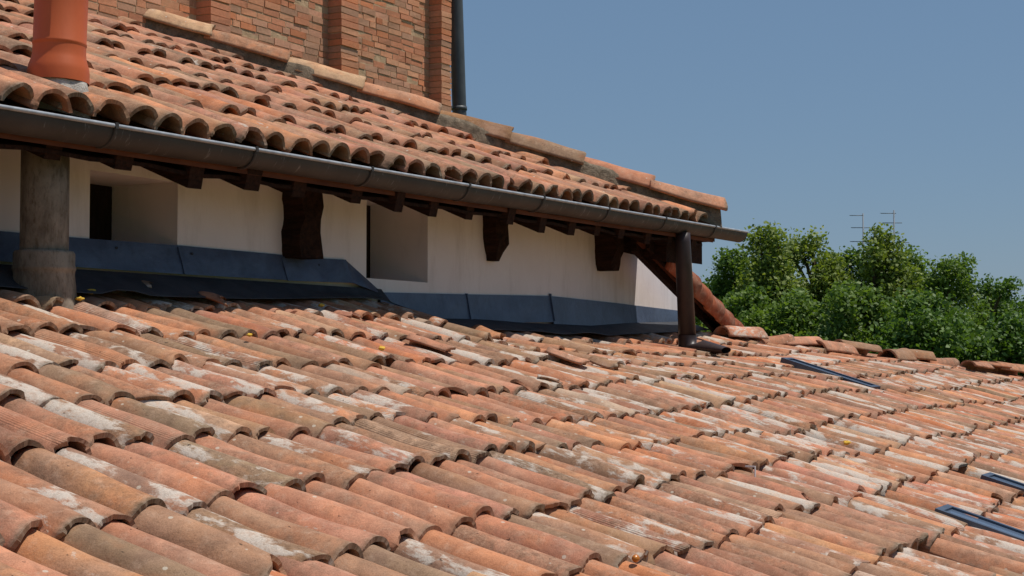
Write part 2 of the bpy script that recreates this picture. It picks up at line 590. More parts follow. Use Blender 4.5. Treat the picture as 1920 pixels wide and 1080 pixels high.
def tile_mesh(t, nu, nv):
    q, sm = tile_topology(nu, nv)
    r = np.random.default_rng(int(t.seed * 1e6) % (2 ** 31))
    a = np.linspace(0, 1, nu + 1)[:, None] * np.ones((1, nv + 1))
    th = np.linspace(-t.half, t.half, nv + 1)[None, :] * np.ones((nu + 1, 1))
    R = t.R1 + (t.R2 - t.R1) * a
    # handmade wobble
    ph = r.random(6) * 6.28
    wob = 0.03 * np.sin(a * 5 + ph[0] + th * 1.3) + 0.02 * np.sin(a * 9 + ph[1] - th * 2) + 0.012 * np.sin(th * 3 + ph[2])
    # chipped lower lip: offset along the axis near the end
    jag = t.chip * (1.2 * np.sin(th * 2 + ph[3]) + 0.7 * np.sin(th * 5.5 + ph[4]) + 0.4 * r.normal(0, 1, (1, nv + 1)))
    if t.crop: jag = jag + t.crop * np.clip(np.sin(th * 1.3 + ph[5]) + 0.2, 0, 1)
    aa = a * t.L + jag * np.clip(1 - a * 4, 0, 1)
    asag = 0.006 * np.sin(a * 3.1) * np.sin(ph[5])
    out = []
    for rr in (R * (1 + wob), R * (1 + wob) - t.th * (1 + 0.15 * np.sin(th * 4 + ph[3]))):
        b = rr * np.sin(th) * (1 + (0 if t.inv else 0.10) * np.abs(th / t.half) ** 7)
        c = rr * np.cos(th) * t.hs + asag
        if t.inv: c = -c
        out.append(np.stack([aa, b, c], -1).reshape(-1, 3))
    loc = np.concatenate(out)
    w = t.p + loc[:, :1] * t.U + loc[:, 1:2] * t.V + loc[:, 2:] * t.N
    arc = (th * R).reshape(-1)
    tco = np.stack([np.tile(aa.reshape(-1), 2), np.tile(arc, 2), np.full(len(loc), t.seed)], -1)
    return w, q, sm, tco


def tiles_object(name, tiles, nu, nv, parent):
    vs, qs, sms, tc, ti, fx = [], [], [], [], [], []
    n = 0
    for t in tiles:
        w, q, sm, tco = tile_mesh(t, nu, nv)
        vs.append(w); qs.append(q + n); sms.append(sm); tc.append(tco)
        ti.append(np.tile(t.tint, (len(w), 1))); fx.append(np.tile(t.fx, (len(w), 1)))
        n += len(w)
    return mesh_arrays(name, np.concatenate(vs), np.concatenate(qs), np.concatenate(sms), M['tile'], parent,
                       {'tco': ('FLOAT_VECTOR', np.concatenate(tc)), 'tint': ('FLOAT_COLOR', np.concatenate(ti)), 'fx': ('FLOAT_COLOR', np.concatenate(fx))})


def frame_axes(slope, yaw=0.0, roll=0.0, base=(-1, 0)):
    """uphill axis and normal of a tile on a roof; base = plan direction that is uphill"""
    bx, by = base
    c, s = math.cos(yaw), math.sin(yaw)
    bx, by = bx * c - by * s, bx * s + by * c
    U = Vector((bx, by, slope)).normalized()
    side = Vector((by, -bx, 0)).normalized()
    N = side.cross(U).normalized()
    if N.z < 0: N = -N
    N = (N + side * roll)
    N = (N - U * N.dot(U)).normalized()
    return U, N


def in_view(p, m=900):
    x, y, f = project(p)
    return f > 0.4 and -m < x < 1920 + m and -m < y < 1080 + m


def size_in_photo(t, expo):
    p = t.p + t.U * (expo * 0.5) + t.N * t.R1
    x, y, f = project(p)
    if not (0 < x < 1920 and 0 < y < 1080): return 0
    return t.R1 * expo / f ** 2


# ================================================================= LOWER ROOF
PL, DL = 0.162, 0.42
HIP = ((5.38, 14.4), (3.59, 18.9))


def hip_e(s):
    return HIP[0][1] + (HIP[0][0] - s) * (HIP[1][1] - HIP[0][1]) / (HIP[0][0] - HIP[1][0])


low = thing('tiled_roof', (-3.4, 8, -1.2), 'sunlit lower roof of weathered mixed clay barrel tiles sloping across the whole foreground', 'roof')

# skylights let into the lower roof: middle of the visible lid, length along the slope, width
SKY = []
for (px, py, ln, wd) in ((1557, 697, 0.80, 0.26), (1878, 989, 0.62, 0.26), (1935, 917, 0.56, 0.24)):
    p = on_low(px, py)
    SKY.append((-p.x, p.y, ln, wd))


def in_sky(s, e, half=DL * 0.5):
    for (cs, ce, ln, wd) in SKY:
        if abs(e - ce) < wd / 2 + 0.03 and cs - ln / 2 - 0.10 < s + half < cs + ln / 2 + 0.02: return True
    return False


covers, pans = [], []
n_rows = range(-3, 8)
cols = range(0, 130)
wander = np.cumsum(rng.normal(0, 0.004, len(cols)))
for r in n_rows:
    s_row = 2.23 + DL * r
    for c in cols:
        e0 = -0.044 + PL * c
        s = s_row + 0.045 * math.sin(e0 * 0.9 + r * 1.3) + 0.02 * math.sin(e0 * 3.1 + r) + rng.normal(0, 0.017)
        e = e0 + 0.02 * math.sin(s * 1.4 + c * 0.35) + rng.normal(0, 0.007)
        if s > 5.34 or e > hip_e(s) - 0.05: continue
        p = (-s, e, float(h_low(s, e)))
        if not in_view(p): continue
        slope = (h_low(s + 0.4, e) - h_low(s, e)) / 0.4
        rough = sstep(s, 4.2, 5.0) * 0.8 + 0.6 * (abs(e - 9.8) < 1.3) * (s > 4.0)
        slope = slope - (0.033 + 0.014 * rng.random()) + rng.normal(0, 0.02) * (0.25 + rough)
        yaw = rng.normal(0, 0.022 + 0.05 * rough); roll = rng.normal(0, 0.05 + 0.10 * rough)
        if in_sky(s, e): continue
        R1 = 0.080 * (1 + rng.normal(0, 0.035)); R2 = R1 * 0.87
        U, N = frame_axes(slope, yaw, roll)
        dz = rng.normal(0, 0.0035 + 0.008 * rough)
        base = Vector(p) - N * (R1 * 0.95) + Vector((0, 0, dz))
        t = make_tile(base, U, N, 0.53 + rng.normal(0, 0.012), R1, R2, th=0.0165, chip=abs(rng.normal(0.003, 0.0028)) + 0.001, hs=0.95 + rng.normal(0, 0.05))
        if rng.random() < 0.13 + 0.15 * rough: t.crop = 0.02 + 0.06 * rng.random(); t.chip = 0.006
        if s > 5.28: t.L = 0.36
        for (cs, ce, ln, wd) in SKY:           # tiles cut short below a roof window
            if abs(e - ce) < wd / 2 + 0.07 and s < cs - ln / 2 < s + 0.52: t.L = max(0.12, (cs - ln / 2 - s) * 1.04)
        if e > 7.5 and rng.random() < 0.22: t.fx[0] = 0.55 + 0.28 * rng.random()
        t.score = size_in_photo(t, DL)
        if rng.random() > 0.005: covers.append(t)
        e2 = e0 + PL / 2
        if s < 5.3 and e2 < hip_e(s) - 0.08 and in_view((-s, e2, p[2])) and not in_sky(s, e2):
            U, N = frame_axes(0.31 - 0.06, 0, 0)
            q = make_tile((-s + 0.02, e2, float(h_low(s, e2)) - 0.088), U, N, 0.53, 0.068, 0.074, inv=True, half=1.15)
            for (cs, ce, ln, wd) in SKY:
                if abs(e2 - ce) < wd / 2 + 0.07 and s < cs - ln / 2 < s + 0.52: q.L = max(0.12, (cs - ln / 2 - s) * 1.04)
            pans.append(q)
covers.sort(key=lambda t: -t.score)
near, far = covers[:100], covers[100:]
for t in near:
    tiles_object('roof_tile', [t], 14, 18, low)
mid = [t for t in far if t.score > near[-1].score * 0.25]
farr = [t for t in far if t.score <= near[-1].score * 0.25]
# one part: all smaller cover tiles and the channel tiles below them


def tile_stuff(name, groups, parent):
    vs, qs, sms, tc, ti, fx = [], [], [], [], [], []
    n = 0
    for tiles, nu, nv in groups:
        for t in tiles:
            w, q, sm, tco = tile_mesh(t, nu, nv)
            vs.append(w); qs.append(q + n); sms.append(sm); tc.append(tco)
            ti.append(np.tile(t.tint, (len(w), 1))); fx.append(np.tile(t.fx, (len(w), 1)))
            n += len(w)
    o = mesh_arrays(name, np.concatenate(vs), np.concatenate(qs), np.concatenate(sms), M['tile'], parent,
                    {'tco': ('FLOAT_VECTOR', np.concatenate(tc)), 'tint': ('FLOAT_COLOR', np.concatenate(ti)), 'fx': ('FLOAT_COLOR', np.concatenate(fx))})
    o['kind'] = 'stuff'
    return o


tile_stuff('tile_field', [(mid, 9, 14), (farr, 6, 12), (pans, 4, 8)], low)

# deck below the tiles and the roof's far slope behind the hip
P = []
for i in range(12):
    s = 0.4 + i * (5.62 - 0.4) / 11
    row = []
    for j in range(30):
        e = -0.2 + (hip_e(s) + 0.2) * j / 29
        row.append((-s, e, float(h_low(s, e)) - 0.165))
    row.append((-s, hip_e(s) + 6, float(h_low(s, hip_e(s))) - 2.2))
    P.append(row)
thick_sheet(P, (0, 0, 1), 0.05).build('roof_deck', M['deck'], low)

# ridge tiles along the hip, some slipped
a0 = Vector((-5.5, hip_e(5.5), 0)); a1 = Vector((-1.2, hip_e(1.2), 0))
dv = (a0 - a1).normalized()
n_cap = int((a0 - a1).length / 0.46)
for i in range(n_cap):
    q = a1 + dv * (0.46 * i + rng.normal(0, 0.03))
    z = float(h_low(-q.x, q.y)) + 0.06 + abs(rng.normal(0, 0.035))
    if not in_view((q.x, q.y, z), 120): continue
    slope = 0.31 * -dv.x - 0.045 + rng.normal(0, 0.03)
    U, N = frame_axes(slope + rng.normal(0, 0.04), rng.normal(0, 0.13), rng.normal(0, 0.2), (dv.x, dv.y))
    rr_ = 0.12 * (1 + rng.normal(0, 0.12))
    t = make_tile(Vector((q.x, q.y, z)) - N * rr_ * 0.9, U, N, 0.55 * (1 + rng.normal(0, 0.1)), rr_, rr_ * 0.86, th=0.017, chip=0.006)
    tiles_object('ridge_tile', [t], 8, 14, low)

for (cs, ce, ln, wd) in SKY:
    U, N = frame_axes(0.31)
    V = N.cross(U)
    c = Vector((-cs, ce, float(h_low(cs, ce)) - 0.012))

    def Q(a, b, n): return c + U * a + V * b + N * n
    fr = MB()
    hl, hw, b = ln / 2, wd / 2, 0.035
    for (a0_, a1_, b0_, b1_) in ((-hl, -hl + b, -hw, hw), (hl - b, hl, -hw, hw), (-hl + b, hl - b, -hw, -hw + b), (-hl + b, hl - b, hw - b, hw)):
        fr.hexa([Q(a0_, b0_, -0.12), Q(a1_, b0_, -0.12), Q(a1_, b1_, -0.12), Q(a0_, b1_, -0.12)], [Q(a0_, b0_, 0.012), Q(a1_, b0_, 0.012), Q(a1_, b1_, 0.012), Q(a0_, b1_, 0.012)])
    f = fr.build('skylight', M['frame'], low)
    MB().hexa([Q(-hl + b, -hw + b, -0.02), Q(hl - b, -hw + b, -0.02), Q(hl - b, hw - b, -0.02), Q(-hl + b, hw - b, -0.02)],
              [Q(-hl + b, -hw + b, 0.0), Q(hl - b, -hw + b, 0.0), Q(hl - b, hw - b, 0.0), Q(-hl + b, hw - b, 0.0)]).build('pane', M['glass'], f)

# ================================================================= CHURCH BUILDING (wall, upper roof)
E_C = 12.97
S_EAVE = 5.03
PU, DU = 0.2, 0.5
hip_u = Vector((-0.763, -0.646, 0))      # plan direction up the hip


def hip_up_e(s):
    return E_C - (s - S_EAVE) * 0.646 / 0.763


church = thing('church_building', (-6.5, 8, 0), 'old church wing with shaded white wall under deep tiled eaves with dark rafters', 'building')
uroof = MB()
P = []
for i in range(9):
    s = 5.06 + i * (8.9 - 5.06) / 8
    P.append([(-s, 0.8 + (hip_up_e(s) - 0.8) * j / 12, float(h_up(s, 0.8 + (hip_up_e(s) - 0.8) * j / 12)) - 0.185) for j in range(13)])
roof = thick_sheet(P, (0, 0, 1), 0.035).build('roof', M['deck'], church)
# the hip's hidden far slope
P = []
for i in range(6):
    s = 5.06 + i * (8.9 - 5.06) / 5
    e = hip_up_e(s)
    P.append([(-s, e + (E_C + 0.02 - e) * k / 4, float(h_up(s, e)) - 0.185 - (E_C + 0.02 - e) * k / 4 * 0.48) for k in range(5)])
thick_sheet(P, (0, 0, 1), 0.035).build('far_slope', M['deck'], roof)

covers, pans = [], []
for r in range(0, 8):
    for c in range(0, 62):
        e0 = 0.9 + PU * c
        s = S_EAVE + DU * r + (rng.normal(0, 0.012) if r == 0 else 0.03 * math.sin(e0 * 1.3 + r * 2) + rng.normal(0, 0.05))
        e = e0 + 0.02 * math.sin(s * 1.1 + c * 0.5) + rng.normal(0, 0.009)
        if s > 8.5 or e > hip_up_e(s) - 0.03: continue
        p = Vector((-s, e, float(h_up(s, e))))
        if not in_view(p, 900): continue
        R1 = 0.104 * (1 + rng.normal(0, 0.035)); R2 = R1 * 0.86
        U, N = frame_axes(0.41 - 0.046 + rng.normal(0, 0.008), rng.normal(0, 0.025), rng.normal(0, 0.05))
        t = make_tile(p - N * (R1 * 0.95) + Vector((0, 0, rng.normal(0, 0.007))), U, N, 0.64, R1, R2, th=0.019, chip=abs(rng.normal(0.003, 0.0025)) + 0.001, pal=PALETTE_UP, white=0.55)
        t.fx[2] = 0
        if rng.random() < 0.06: t.crop = 0.04
        t.score = size_in_photo(t, DU) * (1.25 if r == 0 else 1)
        covers.append(t)
        U, N = frame_axes(0.41 - 0.075)
        e2 = e0 + PU / 2
        if e2 < hip_up_e(s) - 0.05:
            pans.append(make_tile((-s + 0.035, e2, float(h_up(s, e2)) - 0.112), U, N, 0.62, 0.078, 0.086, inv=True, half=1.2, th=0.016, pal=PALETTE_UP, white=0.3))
covers.sort(key=lambda t: -t.score)
near, far = covers[:100], covers[100:]
for t in near: tiles_object('roof_tile', [t], 8, 16, roof)
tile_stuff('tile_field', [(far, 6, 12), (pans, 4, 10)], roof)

# hip caps on a mortar bed
C0 = Vector((-S_EAVE, E_C - 0.02, 0))
for i in range(9):
    q = C0 + hip_u * (0.617 * i - 0.05)
    s = -q.x
    z = float(h_up(s, q.y)) + 0.15
    U, N = frame_axes(0.313 - 0.05 + rng.normal(0, 0.012), rng.normal(0, 0.03), rng.normal(0, 0.05), (hip_u.x, hip_u.y))
    t = make_tile(Vector((q.x, q.y, z)) - N * 0.135, U, N, 0.70, 0.155, 0.135, th=0.024, chip=0.006, pal=PALETTE_UP, white=0.4)
    t.fx[2] = 0
    if i in (5, 7): t.tint = np.append(np.array(lin((204, 170, 136))[:3]), 1)
    if i in (3,): t.tint = np.append(np.array(lin((150, 112, 78))[:3]), 1)
    tiles_object('hip_cap', [t], 10, 16, roof)
P = []
side = Vector((-hip_u.y, hip_u.x, 0))
for k, (o, dz) in enumerate(((-0.150, -0.16), (-0.140, 0.0), (-0.10, 0.04), (0.105, 0.04), (0.128, 0.0), (0.145, -0.14))):
    row = []
    for i in range(60):
        q = C0 + hip_u * (i * 0.095) + side * (o + rng.normal(0, 0.008))
        qq = C0 + hip_u * (i * 0.095)
        row.append((q.x, q.y, float(h_up(-qq.x, qq.y)) + 0.02 + dz + rng.normal(0, 0.008)))
    P.append(row)
m = MB(); m.grid(P)
m.build('mortar_bed', M['mortar'], roof)

# rafters, eaves board, wall plate and beam ends
for k in range(27):
    e = 1.05 + 0.46 * k + rng.normal(0, 0.03)
    if e > 12.9: break
    w = 0.05 + rng.normal(0, 0.006); h = 0.122 + rng.normal(0, 0.012)
    se = 5.10 + rng.normal(0, 0.012)
    zb = lambda s: float(h_up(s, e)) - 0.224
    m = MB()
    m.hexa([(-se, e - w, zb(se) - h), (-se, e + w, zb(se) - h * 0.98), (-6.3, e + w, zb(6.3) - h), (-6.3, e - w, zb(6.3) - h)],
           [(-se + 0.03, e - w, zb(se)), (-se + 0.03, e + w, zb(se)), (-6.3, e + w, zb(6.3)), (-6.3, e - w, zb(6.3))])
    m.build('rafter', M['timber'], church)
P = []
for s in (5.10, 5.5, 5.9, 6.3):
    P.append([(-s, e, float(h_up(s, e)) - 0.224 - 0.062 + 0.006 * math.sin(e * 9) + rng.normal(0, 0.003)) for e in np.arange(0.8, 12.9, 0.2)])
thick_sheet(P, (0, 0, 1), 0.02).build('soffit_boards', M['timber'], church)
m = MB()
zz = lambda e, s: float(h_up(s, e)) - 0.222
m.hexa([(-5.20, 0.8, zz(0.8, 5.2) - .03), (-5.06, 0.8, zz(0.8, 5.06) - .03), (-5.06, 12.95, zz(12.95, 5.06) - .03), (-5.20, 12.95, zz(12.95, 5.2) - .03)],
       [(-5.20, 0.8, zz(0.8, 5.2)), (-5.06, 0.8, zz(0.8, 5.06)), (-5.06, 12.95, zz(12.95, 5.06)), (-5.20, 12.95, zz(12.95, 5.2))])
m.build('eaves_board', M['redboard'], church)

S_W = 5.6
corner_e = at_s(1030, 500, S_W).y
ZT, ZB = 1.25, -0.35
o1 = (at_s(168, 400, S_W).y, at_s(333, 400, S_W).y, 0.45, at_s(250, 330, S_W).z)
o2 = (at_s(687, 450, S_W).y, at_s(802, 450, S_W).y, at_s(750, 526, S_W).z, at_s(750, 372, S_W).z)
TH = 0.46
wall = MB()
for (ea, eb, za, zb_) in ((0.8, o1[0], ZB, ZT), (o1[0], o1[1], ZB, o1[2]), (o1[0], o1[1], o1[3], ZT), (o1[1], o2[0], ZB, ZT),
                          (o2[0], o2[1], ZB, o2[2]), (o2[0], o2[1], o2[3], ZT), (o2[1], corner_e, ZB, ZT)):
    wall.box((-S_W - TH, ea, za), (-S_W, eb, zb_))
# the wall turns slightly at the corner
tn = math.tan(math.radians(5))
e_end = 14.6
wall.hexa([(-S_W, corner_e, ZB), (-S_W - TH, corner_e, ZB), (-S_W - TH - tn * (e_end - corner_e), e_end, ZB), (-S_W - tn * (e_end - corner_e), e_end, ZB)],
          [(-S_W, corner_e, ZT), (-S_W - TH, corner_e, ZT), (-S_W - TH - tn * (e_end - corner_e), e_end, ZT), (-S_W - tn * (e_end - corner_e), e_end, ZT)])
w_o = wall.build('wall', M['plaster'], church)
for o in (o1, o2):
    sh = MB()
    for k in range(4):
        wd = (o[1] - o[0]) / 4
        sh.box((-S_W - TH - 0.05, o[0] + k * wd + 0.002 - 0.06 * (k == 0), o[2] - 0.06), (-S_W - TH - 0.002 - 0.004 * (k % 2), o[0] + (k + 1) * wd - 0.002 + 0.06 * (k == 3), o[3] + 0.06))
    sh.box((-S_W - TH - 0.09, o[0] - 0.1, o[2] - 0.1), (-S_W - TH - 0.06, o[1] + 0.1, o[3] + 0.1))
    sh.build('window', M['dark'], w_o)

for (x0, xm, x1, yt, yb, tap) in ((530, 567, 603, 350, 487, 0.0), (906, 930, 964, 405, 491, 0.05), (1133, 1150, 1176, 448, 509, 0.06)):
    a = at_s(x0, yb, S_W - 0.003)
    ea = a.y
    eb = ea + 0.20
    top = at_s(x0, yt, S_W).z + 0.12
    # how far it sticks out: front edge seen at xm
    d = ray(xm, yb)
    out = 0.14
    for kk in range(60):
        oo = 0.01 * kk
        pxx, _, _ = project(np.array([-(S_W - oo), ea, a.z]))
        if pxx > xm: out = oo; break
    while project(np.array([-(S_W - out), eb, a.z]))[0] > x1: eb -= 0.005
    zb0 = a.z + 0.01
    m = MB()
    N_ = 7
    prof = [(0.0, zb0), (-0.02, zb0 - 0.02 * (tap == 0)), (-0.0, top)]
    P = []
    for i in range(N_ + 1):
        z = zb0 + (top - zb0) * i / N_
        nar = tap * max(0, 1 - i / 2.5)
        j = lambda: rng.normal(0, 0.011)
        P.append([(-S_W - 0.15, ea + nar + j(), z), (-S_W + out - nar * 0.6 + j(), ea + nar + j(), z), (-S_W + out - nar * 0.6 + j(), (ea + eb) / 2 + j(), z), (-S_W + out - nar * 0.6 + j(), eb - nar + j(), z), (-S_W - 0.15, eb - nar, z)])
    m.grid(P, False)
    m.add([P[0][k] for k in range(5)], [(4, 3, 2, 1, 0)])
    m.build('beam_end', M['timber'], church)

# corner timbers below the hip
for (ea, eb, s0, s1, dz) in ((12.55, 12.92, 5.15, 5.55, 0.30), (12.25, 12.45, 5.2, 5.75, 0.33)):
    m = MB()
    zt = float(h_up(s0, ea)) - 0.224
    m.hexa([(-s0, ea, zt - dz + 0.05), (-s0, eb, zt - dz + 0.05), (-s1, eb, zt - dz + 0.18), (-s1, ea, zt - dz + 0.18)],
           [(-s0, ea, zt), (-s0, eb, zt), (-s1, eb, zt + 0.2), (-s1, ea, zt + 0.2)])
    m.build('corner_beam', M['timber'], church)

# ================================================================= FLASHINGS
f1 = thing('metal_flashing', (-5.56, 7, 0.5), 'long slate blue metal flashing on the white wall stepping down at its right end', 'flashing')
ez = lambda px, py, s=S_W: (at_s(px, py, s).y, at_s(px, py, s).z)
pts_t = [ez(-700, 372), ez(130, 445), ez(330, 460), ez(527, 478)]
pts_b = [ez(-700, 440), ez(137, 502), ez(330, 515), ez(527, 526)]


def sheet(top, bot, s_top, s_bot, name, parent, mat, wav=0.004, th=0.006):
    P = []
    n = 24
    for k in range(5):
        f = k / 4
        row = []
        for i in range(n + 1):
            u = i / n * (len(top) - 1)
            a = min(int(u), len(top) - 2); w = u - a
            te, tz = [top[a][q] * (1 - w) + top[a + 1][q] * w for q in (0, 1)]
            be, bz = [bot[a][q] * (1 - w) + bot[a + 1][q] * w for q in (0, 1)]
            s = s_top + (s_bot - s_top) * f - wav * math.sin(3.1 * i / n * 5 + k) * math.sin(math.pi * f)
            row.append((-s, te * (1 - f) + be * f, tz * (1 - f) + bz * f))
        P.append(row)
    return thick_sheet(P, (1, 0, 0), th).build(name, mat, parent)


sheet(pts_t, pts_b, S_W - 0.012, S_W - 0.06, 'upstand', f1, M['flash'])
sheet([ez(523, 481), ez(645, 487)], [ez(523, 527), ez(648, 531)], S_W - 0.016, S_W - 0.066, 'upstand', f1, M['flash'])
sheet([ez(645, 487), ez(714, 549)], [ez(648, 531), ez(712, 556)], S_W - 0.010, S_W - 0.06, 'step_piece', f1, M['flash'])
for px_ in (330,):
    e_, z_ = ez(px_, 462); z2_ = ez(px_, 514)[1]
    MB().hexa([(-S_W + 0.03, e_ - 0.007, z2_), (-S_W + 0.068, e_ - 0.007, z2_), (-S_W + 0.068, e_ + 0.007, z2_), (-S_W + 0.03, e_ + 0.007, z2_)], [(-S_W + 0.006, e_ - 0.007, z_ - 0.004), (-S_W + 0.022, e_ - 0.007, z_ - 0.004), (-S_W + 0.022, e_ + 0.007, z_ - 0.004), (-S_W + 0.006, e_ + 0.007, z_ - 0.004)]).build('seam', M['flash'], f1)
for px_, py_ in ((210, 457), (352, 468), (590, 489)):
    e_, z_ = ez(px_, py_ + 8)
    MB().tube([(-S_W + 0.012, e_, z_), (-S_W + 0.034, e_, z_)], 0.007, 8).build('fixing_screw', M['lead'], f1)
# apron lying over the top tiles
P = []
for k in range(8):
    row = []
    for i in range(60):
        e = 1.6 + (ez(705, 550)[0] - 1.6) * i / 59
        s = 5.56 - (0.26 - 0.17 * sstep(e, 6.6, 8.4)) * k / 7
        z = 0.415 - 0.018 * k + 0.016 * math.sin(e * 5.2 + k * 0.3) * k / 7 + 0.012 * math.sin(e * 12.1) * k / 7
        z = max(z, float(h_low(s, e)) + 0.012)
        row.append((-s, e, z))
    P.append(row)
thick_sheet(P, (0, 0, 1), 0.005).build('apron', M['lead'], f1)

f2 = thing('metal_flashing', (-5.56, 10.5, 0.35), 'lower slate blue metal flashing bent round the corner of the white wall beside the downpipe', 'flashing')
sheet([ez(706, 548), ez(870, 552), ez(1029, 555)], [ez(712, 606), ez(870, 606), ez(1029, 604)], S_W - 0.012, S_W - 0.05, 'upstand', f2, M['flash'])

for px_ in (872, 1029):
    e_, z_ = ez(px_, 552); z2_ = ez(px_, 602)[1]
    MB().hexa([(-S_W + 0.02, e_ - 0.007, z2_), (-S_W + 0.058, e_ - 0.007, z2_), (-S_W + 0.058, e_ + 0.007, z2_), (-S_W + 0.02, e_ + 0.007, z2_)], [(-S_W + 0.004, e_ - 0.007, z_ + 0.006), (-S_W + 0.02, e_ - 0.007, z_ + 0.006), (-S_W + 0.02, e_ + 0.007, z_ + 0.006), (-S_W + 0.004, e_ + 0.007, z_ + 0.006)]).build('seam', M['flash'], f2)


def wall2_s(e): return S_W + tn * (e - corner_e)


c2 = []
for (px, py) in ((1029, 555), (1150, 568), (1275, 583)):
    s = S_W
    for _ in range(6):
        p = at_s(px, py, s); s = wall2_s(p.y)
    c2.append((p.y, p.z, s))
P = []
for k in range(4):
    row = []
    for i in range(17):
        u = i / 16 * 2; a = min(int(u), 1); w = u - a
        e, z, s = [c2[a][q] * (1 - w) + c2[a + 1][q] * w for q in range(3)]
        row.append((-(s - 0.012 - 0.012 * k), e, z - 0.075 * k - 0.004 * k * math.sin(i * 0.9)))
    P.append(row)
thick_sheet(P, (1, 0, 0), 0.006).build('upstand', M['flash'], f2)
P = []
for k in range(7):
    row = []
    for i in range(50):
        e = ez(715, 600)[0] + (14.2 - ez(715, 600)[0]) * i / 49
        s = (S_W if e < corner_e else wall2_s(e)) - 0.045 - 0.26 * k / 6
        z = max(0.235 - 0.012 * k + 0.008 * math.sin(e * 7) * k / 6, float(h_low(s, e)) + 0.008)
        row.append((-s, e, z))
    P.append(row)
thick_sheet(P, (0, 0, 1), 0.005).build('apron', M['lead'], f2)

# ================================================================= GUTTER AND DOWNPIPES
gut = thing('roof_gutter', (-5.04, 8, 1.0), 'long half round dark brown gutter hanging along the upper eaves', 'gutter')
GE0, GE1, GR = 0.8, at_s(1392, 435, 5.0).y, 0.086


def gz(e): return 1.012 + 0.0088 * (e - 4.8)


P, Pi = [], []
NG = 20
ne = 40
for i in range(ne + 1):
    e = GE0 + (GE1 - GE0) * i / ne
    wob_ = 0.003 * math.sin(e * 2.1)
    P.append([(-5.04 + GR * math.cos(math.pi * j / NG), e, gz(e) + wob_ - GR * 0.98 * math.sin(math.pi * j / NG)) for j in range(NG + 1)])
    Pi.append([(-5.04 + (GR - 0.004) * math.cos(math.pi * j / NG), e, gz(e) + wob_ - (GR * 0.98 - 0.004) * math.sin(math.pi * j / NG)) for j in reversed(range(NG + 1))])
m = MB(); m.grid(P); m.grid(Pi)
m.grid([[P[i][0], Pi[i][-1]] for i in range(ne + 1)], False)
m.grid([[P[i][-1], Pi[i][0]] for i in range(ne + 1)], False)
trough = m.build('trough', M['gutter'], gut)
endc = MB()
for (dx, flip) in ((0.0, False), (0.004, True)):
    ring = [(-5.04 + (GR + 0.002) * math.cos(math.pi * j / NG), GE1 + dx, gz(GE1) - GR * math.sin(math.pi * j / NG)) for j in range(NG + 1)]
    endc.add(ring, [tuple(range(NG + 1)) if flip else tuple(reversed(range(NG + 1)))])
endc.build('end_cap', M['gutter'], gut)
MB().tube([(-5.04 + GR + 0.004, GE0 + (GE1 - GE0) * i / 20, gz(GE0 + (GE1 - GE0) * i / 20) + 0.004) for i in range(21)], 0.0095, 8).build('rolled_lip', M['lip'], gut)
for px in (-420, -60, 215, 478, 695, 878, 1018, 1140, 1247, 1340):
    e = at_s(px, 205 + px * 0.166, 4.955).y
    P = []
    for (r, w) in ((GR + 0.003, -0.008), (GR + 0.008, -0.008), (GR + 0.008, 0.008), (GR + 0.003, 0.008)):
        P.append([(-5.04 + r * math.cos(math.pi * j / 16), e + w, gz(e) - r * 0.98 * math.sin(math.pi * j / 16)) for j in range(17)])
    m = MB(); m.grid(P)
    m.box((-5.04 + GR - 0.008, e - 0.010, gz(e) - 0.01), (-5.04 + GR + 0.016, e + 0.010, gz(e) + 0.018))
    m.build('strap', M['gutter'], gut)

dp_t = at_s(1280, 455, 5.02)
dp_b = at_s(1289, 640, 4.99)
dpe = thing('downpipe', (dp_b.x, dp_b.y, 0.05), 'round brown downpipe with an angled shoe standing at the right end of the gutter', 'downpipe')
m = MB(); m.tube([(dp_t.x, dp_t.y, dp_t.z + 0.08), (dp_t.x, dp_t.y, dp_t.z), (dp_b.x, dp_b.y, dp_b.z)], [0.062, 0.065, 0.072], 28)
m.build('pipe', M['pipe'], dpe)
sh = at_s(1330, 659, 4.72)
q1 = Vector((dp_b.x, dp_b.y, dp_b.z)); q2 = q1 + Vector((0, 0, -0.045)); q3 = Vector((dp_b.x + 0.34, dp_b.y - 0.01, sh.z + 0.01))
vs = []
n = 24
for (c, ax, rx, rz) in ((q1 + Vector((0, 0, 0.05)), 0, 0.077, 0.077), (q2, 22, 0.080, 0.080), (q2 + (q3 - q2) * 0.35 + Vector((0, 0, 0.003)), 60, 0.090, 0.070), (q3, 78, 0.105, 0.026)):
    a = math.radians(ax)
    ux = Vector((math.cos(a), 0, math.sin(a))); uy = Vector((0, 1, 0))
    vs.append([c + uy * (rx * math.cos(2 * math.pi * k / n)) + ux * (rz * math.sin(2 * math.pi * k / n)) for k in range(n + 1)])
m = MB(); m.grid(vs)
m.build('shoe', M['pipe'], dpe)

# ================================================================= BRICK TOWER
S_T = 8.62
tower = thing('brick_tower', (-10.3, 12, 2), 'tall weathered red brick tower with flat pilasters rising behind the upper roof', 'tower')
TE0, TE1, TZ0, TZ1 = 8.0, at_s(843, 100, S_T - 0.14).y, 0.5, 5.2
BC = [(202, 142, 108), (196, 132, 100), (188, 128, 98), (206, 150, 116), (186, 140, 112), (200, 148, 120), (180, 138, 112), (204, 132, 94)]


